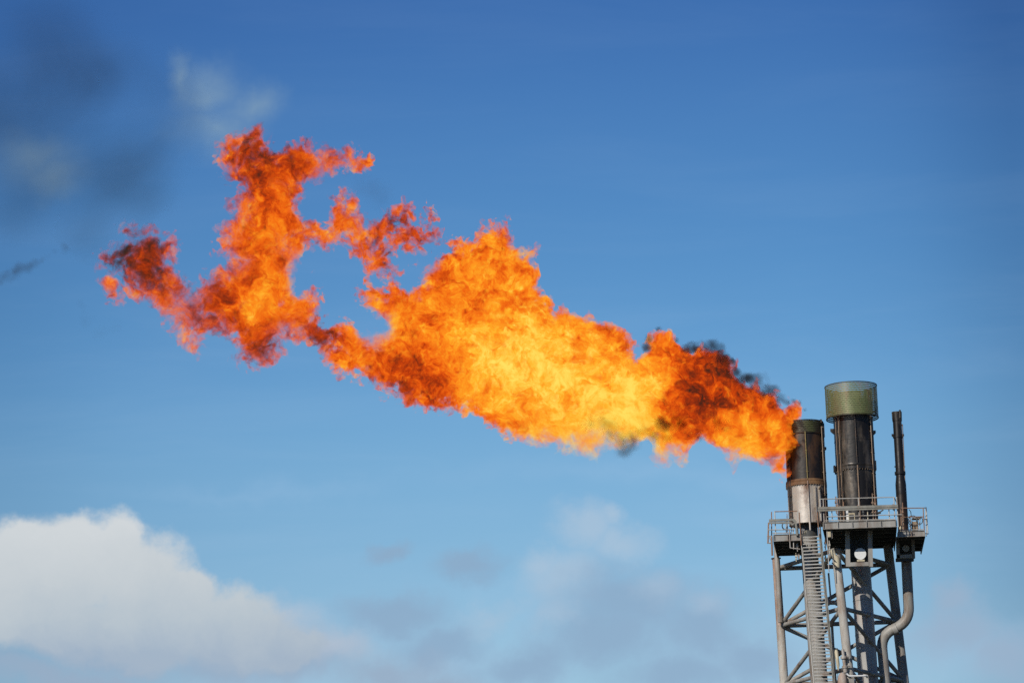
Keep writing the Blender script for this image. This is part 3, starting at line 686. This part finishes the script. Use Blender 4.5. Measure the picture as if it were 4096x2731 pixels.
    for iso in (.16, -.16):
        v, q = surface_nets(out + iso, (0, 0, 0), 1.0)
        res.append((v * np.array([h, h * 1.3, h], np.float32) + np.array([ax[0], ay[0], az[0]], np.float32), q))
    return res

FB = Vector((P(3170, 1690, YFL).x, YFL, P(3170, 1690, YFL).z))          # flame base at the stack mouth
def gauss_sum(t, vec, spots, base):
    "sum of soft spots of temperature, laid out through the flame body"
    sep = t.new("ShaderNodeSeparateXYZ"); t.l.new(vec, sep.inputs[0])
    comb = t.new("ShaderNodeCombineXYZ"); t.l.new(sep.outputs[0], comb.inputs[0]); t.l.new(sep.outputs[2], comb.inputs[2])
    acc = base
    for X, Y, r, a in spots:
        cx, cz = sF(X, Y)
        d = t.v("DISTANCE", comb.outputs[0], (cx - FB.x, 0, cz - FB.z))
        w = t.maprange(d, r * mF * 1.8, 0, 0, a, True)
        acc = t.m("ADD", acc, w)
    return acc
HOT = [(1440,1015,90,.22),(1690,1045,70,.17),(1550,1045,60,.20),(1765,1010,45,.08),(1740,915,45,-.15),(1660,860,50,-.10),(1790,940,30,-.12),(1480,920,60,.06),(885,770,60,.14),(1300,1000,70,.10),(690,630,50,.10),(1180,800,130,.24),(1290,890,150,.22),(1420,890,100,.16),(330,620,90,-.06),(600,390,130,-.15),(560,730,130,-.07),(380,640,80,-.08),(870,540,90,-.08),(1060,840,90,.12),(1130,620,80,.10),(1480,930,60,.10),(1000,700,60,.10),(600,690,50,.15),(570,740,50,.10),
       (1130,725,60,-.16),(1000,890,60,-.20),(910,870,50,-.20),(1690,885,70,-.16),(1590,850,60,-.14),(1570,955,55,-.30),(1250,720,40,-.10),(570,350,55,-.13),(330,590,70,-.30),(600,795,50,-.24),(700,370,80,-.10),(460,715,60,-.14),(740,770,40,-.24),(1640,820,40,-.18),(560,600,40,-.05),(1420,780,50,-.1),(255,595,40,-.35),(920,530,70,-.12),(1640,960,50,-.12),(520,690,50,-.12)]
THIN = [(885,765,45,-1.1),(850,800,35,-.6),(690,625,45,-.8),(640,560,35,-.7),(765,520,50,-.3),(870,540,70,-.35),(430,700,50,-.6),(650,765,45,-.8),(745,390,60,-.6),(560,610,40,-.5),(1330,1010,80,-.8),(1440,1030,80,-.85),(1550,1050,60,-.75),(1690,1050,70,-.78),(1785,1060,45,-.6),(1210,990,70,-.6),(980,620,50,-.7),(1330,715,50,-.6),(1190,560,50,-.5)]
def flame_mat(name, lo, hi, d0, d1, step):
    m = bpy.data.materials.new(name); m.use_nodes = True; t = NT(m.node_tree)
    out = t.new("ShaderNodeOutputMaterial")
    co = t.new("ShaderNodeTexCoord").outputs["Object"]
    warp = t.noise(co, .55, 3, .6)
    wv = t.v("SCALE", t.v("SUBTRACT", warp.outputs["Color"], (.5, .5, .5))); wv.node.inputs["Scale"].default_value = 2.2
    vec = t.v("ADD", co, wv)
    temp = gauss_sum(t, vec, HOT, .49)
    n1 = t.noise(vec, 1.05, 8, .66, .6)
    n2 = t.noise(t.v("ADD", vec, (9., 4., 2.)), 4.6, 5, .70, .4)
    temp = t.m("ADD", temp, t.m("MULTIPLY", t.m("SUBTRACT", n1.outputs[0], .5), 1.75))
    temp = t.m("ADD", temp, t.m("MULTIPLY", t.m("SUBTRACT", n2.outputs[0], .5), 1.0), clamp=True)
    col = t.ramp(temp, [(0.0, (.040, .018, .011)), (.14, (.15, .020, .006)), (.30, (.50, .040, .004)), (.46, (.88, .115, .006)), (.62, (1.0, .26, .012)), (.80, (1.0, .48, .025)), (1.0, (1.06, .75, .12))])
    n3 = t.noise(t.v("ADD", vec, (31., 14., 22.)), 1.25, 8, .72, .9)
    den = t.maprange(n3.outputs[0], lo, hi, d0, d1)
    sx = t.new("ShaderNodeSeparateXYZ"); t.l.new(co, sx.inputs[0])
    den = t.m("MULTIPLY", den, t.maprange(sx.outputs[0], sF(500, 600)[0] - FB.x, sF(1000, 600)[0] - FB.x, .36, 1.0))
    den = t.m("MULTIPLY", den, t.m("MAXIMUM", gauss_sum(t, vec, THIN, 1.0), .13))
    ab = t.new("ShaderNodeVolumeAbsorption"); ab.inputs["Color"].default_value = (0, 0, 0, 1); t.put(ab.inputs["Density"], den)
    em = t.new("ShaderNodeEmission"); t.put(em.inputs["Color"], col); t.put(em.inputs["Strength"], den)
    ad = t.new("ShaderNodeAddShader"); t.l.new(ab.outputs[0], ad.inputs[0]); t.l.new(em.outputs[0], ad.inputs[1])
    t.l.new(ad.outputs[0], out.inputs["Volume"])
    m.cycles.volume_step_rate = step
    return m
(v, q), (v2, q2) = field_flame()
print("flame mesh", len(v), len(v2))
fl = mesh_np("flame", v, q, flame_mat("burning_gas", .47, .64, 0.0, 6.0, .048), FB)
tag(fl, "huge orange and yellow gas flame blowing left from the burning stack", "flame")
core = mesh_np("flame_core", v2, q2, flame_mat("burning_core", .43, .62, .08, 8.5, .042), FB)
core.parent = fl; core.location = (0, 0, 0)

# ------------------------------------------------------------------ smoke
def field_blobs(blobs, h, amp, sc, off, octs=4):
    a = np.array([(x - r - 1, y - r - 1, z - r - 1, x + r + 1, y + r + 1, z + r + 1) for x, y, z, r in blobs])
    lo, hi = a[:, :3].min(0) - amp, a[:, 3:].max(0) + amp
    gx, gy, gz = (np.arange(lo[k], hi[k], h, dtype=np.float32) for k in range(3))
    X, Y, Z = np.meshgrid(gx, gy, gz, indexing="ij")
    F = np.full(X.shape, -9, np.float32)
    for x, y, z, r in blobs: F = np.maximum(F, r - np.sqrt((X - x) ** 2 + (Y - y) ** 2 + (Z - z) ** 2))
    nm = F > -amp * 1.5
    n = fbm(X[nm], Y[nm], Z[nm], sc, octs, .5, off); F[nm] += n * amp
    F[:1] = F[-1:] = -1; F[:, :1] = F[:, -1:] = -1; F[:, :, :1] = F[:, :, -1:] = -1
    v, q = surface_nets(F, (0, 0, 0), 1.0)
    return v * np.float32(h) + np.array([gx[0], gy[0], gz[0]], np.float32), q
def smoke_mat(name, color, dens, nscale, lo, hi, blobs, base, step=.1, soft=1.0):
    m = bpy.data.materials.new(name); m.use_nodes = True; t = NT(m.node_tree)
    out = t.new("ShaderNodeOutputMaterial"); co = t.new("ShaderNodeTexCoord").outputs["Object"]
    n = t.noise(co, nscale, 6, .62, .6); nw = t.noise(co, nscale * .7, 3, .6)
    wv = t.v("SCALE", t.v("SUBTRACT", nw.outputs["Color"], (.5, .5, .5))); wv.node.inputs["Scale"].default_value = 1.1 / nscale * .5
    vec = t.v("ADD", co, wv); acc = None
    for x, y, z, r in blobs:                               # soft puffs: dense inside, thinning outward
        w = t.maprange(t.v("DISTANCE", vec, (x - base.x, y - base.y, z - base.z)), r, r * (1 - soft), 0, 1, True)
        acc = w if acc is None else t.m("MAXIMUM", acc, w) if soft < .9 else t.m("ADD", acc, w)
    if soft >= .9: acc = t.m("MINIMUM", acc, 1.5)
    pv = t.new("ShaderNodeVolumePrincipled"); pv.inputs["Color"].default_value = (*color, 1)
    t.put(pv.inputs["Density"], t.m("MULTIPLY", acc, t.maprange(n.outputs[0], lo, hi, 0, dens, True))); pv.inputs["Anisotropy"].default_value = .2
    t.l.new(pv.outputs[0], out.inputs["Volume"]); m.cycles.volume_step_rate = step
    return m
def smoke(label, pts, conv, k, h, amp, sc, off, mat_, dy=0.0, jit=.25):
    bl = []
    for X, Y, r in pts:
        c = conv(X, Y); bl.append((c[0], YFL + dy + random.uniform(-jit, jit), c[1], r * k))
    v, q = field_blobs(bl, h, amp, sc, off)
    base = Vector((bl[0][0], bl[0][1], bl[0][2]))
    o = mesh_np("smoke", v, q, smoke_mat(*mat_[:6], bl, base, *mat_[6:]), base); tag(o, label, "smoke")
    return o
k6 = 900 / 2171 * mF / 1.7415
sm_dark = ("black_smoke", (.075, .075, .072), 5.0, .9, .30, .62, .12, .92)
smoke("dark curling smoke along the top edge of the flame next to the burning stack",
      [(470,290,60),(455,380,65),(520,400,70),(560,215,50),(720,300,45),(830,390,70),(890,390,90),(970,365,95),(1060,380,95),(1010,450,80),(1140,415,85),(1120,500,80),(1200,470,75),(1230,540,70),(1265,520,58),(1320,610,55),(1360,650,62),(1250,470,50),(1210,620,60),(1290,600,62),(1310,655,78),(1385,690,88),(1340,760,70),(1440,675,82),(1510,705,90),(1470,790,70),(1580,680,78),(1600,750,88),(1560,830,70),(1665,775,88),(1730,835,72),(1690,890,60),(1780,890,56),(1850,908,40),(1905,928,42),(1960,975,28)],
      s6, k6, .08, .2, .6, 5.0, sm_dark, -.7, .8)
smoke("brown-grey soot cloud under the flame between its root and its middle",
      [(700,1070,150),(770,1125,110),(610,1130,120),(1130,1130,85),(1190,1150,80),(830,1010,110),(640,1060,130)], s6, k6, .08, .3, .7, 15.0, ("brown_smoke", (.10, .075, .055), 3.2, .8, .36, .64, .12, .95), -1.9)
smoke("thin grey smoke puff hanging below the flame, right of its middle",
      [(240,1320,130),(330,1290,100),(180,1250,110),(110,1120,120),(30,1080,110),(960,1190,90),(80,1220,100),(300,1210,90),(420,1170,110),(520,1230,100),(-120,1100,100),(640,1200,90),(900,1120,80)], s6, k6, .08, .3, .8, 25.0, ("grey_smoke", (.11, .115, .12), 2.3, .55, .33, .66, .12, .95), -.6)
kF = mF
sm_thin = ("thin_smoke", (.08, .09, .10), .13, .09, .24, .72, .12, .98)
smoke("broad thin dark smoke drifting in the top left sky",
      [(60,150,190),(200,90,170),(170,270,170),(280,310,120),(40,330,150),(180,420,110),(330,190,150),(330,80,110),(80,20,200),(-90,180,210),(250,300,150)], sF, kF, .4, 1.0, 4.0, 35.0, sm_thin, 9, 1.5)
smoke("small dark smoke wisp at the left picture edge, below the drifting smoke",
      [(-20,608,24),(5,602,24),(18,596,22),(32,590,22),(48,582,20),(64,572,19),(78,562,14),(92,555,13),(112,547,12),(132,541,16)], sF, kF, .12, .25, .6, 45.0, ("wisp_smoke", (.12, .12, .13), 1.0, .9, .34, .66, .12, .95), 3, .4)
smoke("faint dark smoke right of the upper flame tip",
      [(830,400,40),(870,430,45),(900,480,35),(740,600,16),(790,380,25)], sF, kF, .15, .4, 1.2, 55.0, ("faint_smoke", (.12, .13, .14), .16, .4, .34, .66, .12, .98), 2, .5)
smoke("faint grey smoke crescent below the left flame hook",
      [(190,720,24),(220,742,26),(260,735,22),(175,690,20)], sF, kF, .15, .3, 1.0, 65.0, ("crescent_smoke", (.12, .13, .14), .20, .4, .34, .66, .12, .98), 2, .5)

# ------------------------------------------------------------------ sky
SUN_EL, SUN_AZ = math.radians(31), math.radians(180 + 31)     # azimuth clockwise from +Y
world = bpy.data.worlds.new("World"); scene.world = world; world.use_nodes = True
t = NT(world.node_tree)
wo = t.new("ShaderNodeOutputWorld"); bg = t.new("ShaderNodeBackground"); t.l.new(bg.outputs[0], wo.inputs[0])
sky = t.new("ShaderNodeTexSky", sky_type="NISHITA"); sky.sun_disc = False
sky.sun_elevation = SUN_EL; sky.sun_rotation = SUN_AZ; sky.altitude = 0; sky.air_density = 1.0; sky.dust_density = .3; sky.ozone_density = 2.0
STR = .12
bg.inputs["Strength"].default_value = STR
co = t.new("ShaderNodeTexCoord").outputs["Generated"]
sp = t.new("ShaderNodeSeparateXYZ"); t.l.new(co, sp.inputs[0])
yy = t.m("MAXIMUM", sp.outputs[1], .02)
A_ = t.m("DIVIDE", sp.outputs[0], yy); E_ = t.m("DIVIDE", sp.outputs[2], yy)
pos = t.new("ShaderNodeCombineXYZ"); t.l.new(A_, pos.inputs[0]); t.l.new(E_, pos.inputs[1]); pos = pos.outputs[0]
def dF(X, Y):
    d = ray(X * 4096 / 2352, Y * 4096 / 2352); return d.x / d.y, d.z / d.y
uF = (dF(1276, 784)[0] - dF(1076, 784)[0]) / 200
e0, e1 = dF(1176, 1568)[1], dF(1176, 0)[1]
ef = t.maprange(E_, e0, e1, 0, 1)
SKYRAMP = [(p, tuple(c * .875 / 1.2 for c in q)) for p, q in [(0.0, (.88, 1.02, 1.05)), (.12, (.84, 1.02, 1.08)), (.33, (.72, 1.02, 1.14)), (.46, (.57, .91, 1.12)), (.62, (.445, .80, 1.07)), (.81, (.38, .70, 1.03)), (1.0, (.27, .54, .93))]]
tint = t.ramp(ef, SKYRAMP, "B_SPLINE")
base_sky = t.mix(1.0, sky.outputs[0], tint, "MULTIPLY")
az_t = t.ramp(t.maprange(A_, dF(0, 784)[0], dF(2352, 784)[0], 0, 1), [(0, (.76, .79, .83)), (.12, (.92, .93, .95)), (.3, (.98, .98, .985)), (.5, (1, 1, 1)), (.78, (.96, .965, .97)), (.9, (.88, .89, .91)), (1, (.60, .63, .68))], "B_SPLINE")  # lens-like edge darkening put into the sky colour, strongest at the right
base_sky = t.mix(1.0, base_sky, az_t, "MULTIPLY")
front = t.maprange(sp.outputs[1], .3, .6, 0, 1)
n_w = t.noise(pos, 22, 6, .6); wv = t.v("SCALE", t.v("SUBTRACT", n_w.outputs["Color"], (.5, .5, .5))); wv.node.inputs["Scale"].default_value = .030
cpos = t.v("ADD", pos, wv)
n_f = t.noise(pos, 60, 8, .62)
def cloud(spots, soft, amp=.75):
    acc = None
    for X, Y, rx, ry in spots:
        ax_, ez_ = dF(X, Y)
        d = t.v("SUBTRACT", cpos, (ax_, ez_, 0)); d = t.v("MULTIPLY", d, (1 / (rx * uF), 1 / (ry * uF), 0))
        w = t.m("SUBTRACT", 1.0, t.v("LENGTH", d))
        acc = w if acc is None else t.m("SMOOTH_MAX", acc, w, .15)
    acc = t.m("ADD", acc, t.m("MULTIPLY", t.m("SUBTRACT", n_f.outputs[0], .5), amp))
    return t.m("MULTIPLY", t.maprange(acc, 0, soft, 0, 1, True), front)
CL = t.v  # (unused alias)
st = t.new("ShaderNodeMapping"); t.l.new(pos, st.inputs[0]); st.inputs["Scale"].default_value = (9, 60, 1); st.inputs["Rotation"].default_value = (0, 0, .06)
sn = t.noise(st.outputs[0], 1.0, 6, .6, .4)
cur = t.mix(t.m("MULTIPLY", t.maprange(sn.outputs[0], .42, .72, 0, .08, True), t.m("MULTIPLY", front, t.maprange(ef, .2, .8, 1, .3))), base_sky, tuple(c / STR for c in (.42, .58, .78)))
def layer(spots, soft, col, op, amp=.75):
    global cur
    f = t.m("MULTIPLY", cloud(spots, soft, amp), op)
    cur = t.mix(f, cur, tuple(c / STR for c in col) if isinstance(col, tuple) else col)
# far pale and greyish cloud banks
layer([(1000,1500,800,190),(1700,1480,600,190),(2250,1500,340,190),(600,1560,600,80)], 1.3, (.43, .60, .80), .42)
layer([(1500,1090,800,55),(1900,1170,500,60),(600,1110,500,40)], 1.6, (.40, .57, .78), .22)
layer([(1340,1235,90,85),(1410,1270,110,75),(1300,1340,130,95),(1250,1310,80,60),(1380,1210,50,50)], .95, (.42, .55, .69), .72)
layer([(1450,1390,260,115),(1620,1430,230,130),(1380,1450,200,110),(1560,1520,270,90),(900,1390,190,65),(880,1252,75,34),(1090,1300,120,50),(1000,1450,180,70),(1750,1480,180,90),(1200,1500,260,80)], .9, (.265, .40, .565), .8)
layer([(1500,1360,100,55),(1640,1380,80,50),(1280,1420,80,40),(1120,1400,120,40)], 1.0, (.41, .53, .67), .5)
layer([(2180,1440,170,120),(2310,1500,170,115),(2160,1365,75,70)], .9, (.32, .44, .59), .85)
layer([(490,205,110,100),(575,250,100,85),(500,290,150,100),(440,180,60,90)], 1.6, (.24, .365, .48), .85, .25)
layer([(90,390,150,100),(130,430,120,70)], 1.3, (.20, .31, .42), .6, .4)
# the white cumulus, its grey foot, a painted shaded base, first
layer([(700,1500,270,100),(520,1490,340,105),(880,1520,200,85),(980,1550,160,60),(250,1490,340,85),(150,1560,420,70)], .9, (.315, .415, .55), .85)
layer([(660,1420,130,80),(760,1470,130,60)], 1.0, (.47, .54, .64), .7)
sh = t.m("ADD", t.maprange(E_, dF(300, 1530)[1], dF(300, 1190)[1], 0, 1), t.m("MULTIPLY", t.m("SUBTRACT", t.noise(cpos, 30, 6, .6).outputs[0], .5), .85))
ccol = t.ramp(sh, [(p, tuple(c / STR for c in q)) for p, q in [(0, (.37, .46, .57)), (.3, (.48, .55, .61)), (.6, (.56, .61, .645)), (1, (.645, .68, .70))]])  # cloud shading put into the colour: brighter top, greyer base
layer([(20,1330,190,165),(40,1270,110,100),(150,1310,180,150),(270,1270,95,115),(180,1255,110,95),(330,1350,160,140),(430,1370,125,115),(470,1340,70,70),(520,1410,140,110),(600,1450,120,80),(330,1430,240,95),(100,1430,260,110),(680,1480,90,50)], .46, ccol, .97)
t.l.new(cur, bg.inputs["Color"])

sd_ = bpy.data.lights.new("sun", "SUN"); sd_.energy = 4.3; sd_.angle = math.radians(.53); sd_.color = (1, .93, .82)
sun = bpy.data.objects.new("sun", sd_); COL.objects.link(sun)
sv = Vector((math.sin(SUN_AZ) * math.cos(SUN_EL), math.cos(SUN_AZ) * math.cos(SUN_EL), math.sin(SUN_EL)))
sun.rotation_euler = sv.to_track_quat('Z', 'Y').to_euler(); sun.location = sv * 400

# ------------------------------------------------------------------ render settings
scene.view_settings.view_transform = 'Standard'; scene.view_settings.look = 'None'
scene.view_settings.exposure = 0; scene.view_settings.gamma = 1; scene.view_settings.use_curve_mapping = False
cy = scene.cycles
scene.render.engine = "CYCLES"
cy.transparent_max_bounces = 128; cy.max_bounces = 8; cy.diffuse_bounces = 2; cy.glossy_bounces = 2; cy.volume_bounces = 1
cy.volume_step_rate = 1.0; cy.volume_max_steps = 512; cy.sample_clamp_indirect = 4
cy.use_denoising = False; cy.use_adaptive_sampling = True; cy.adaptive_threshold = .025; cy.adaptive_min_samples = 24
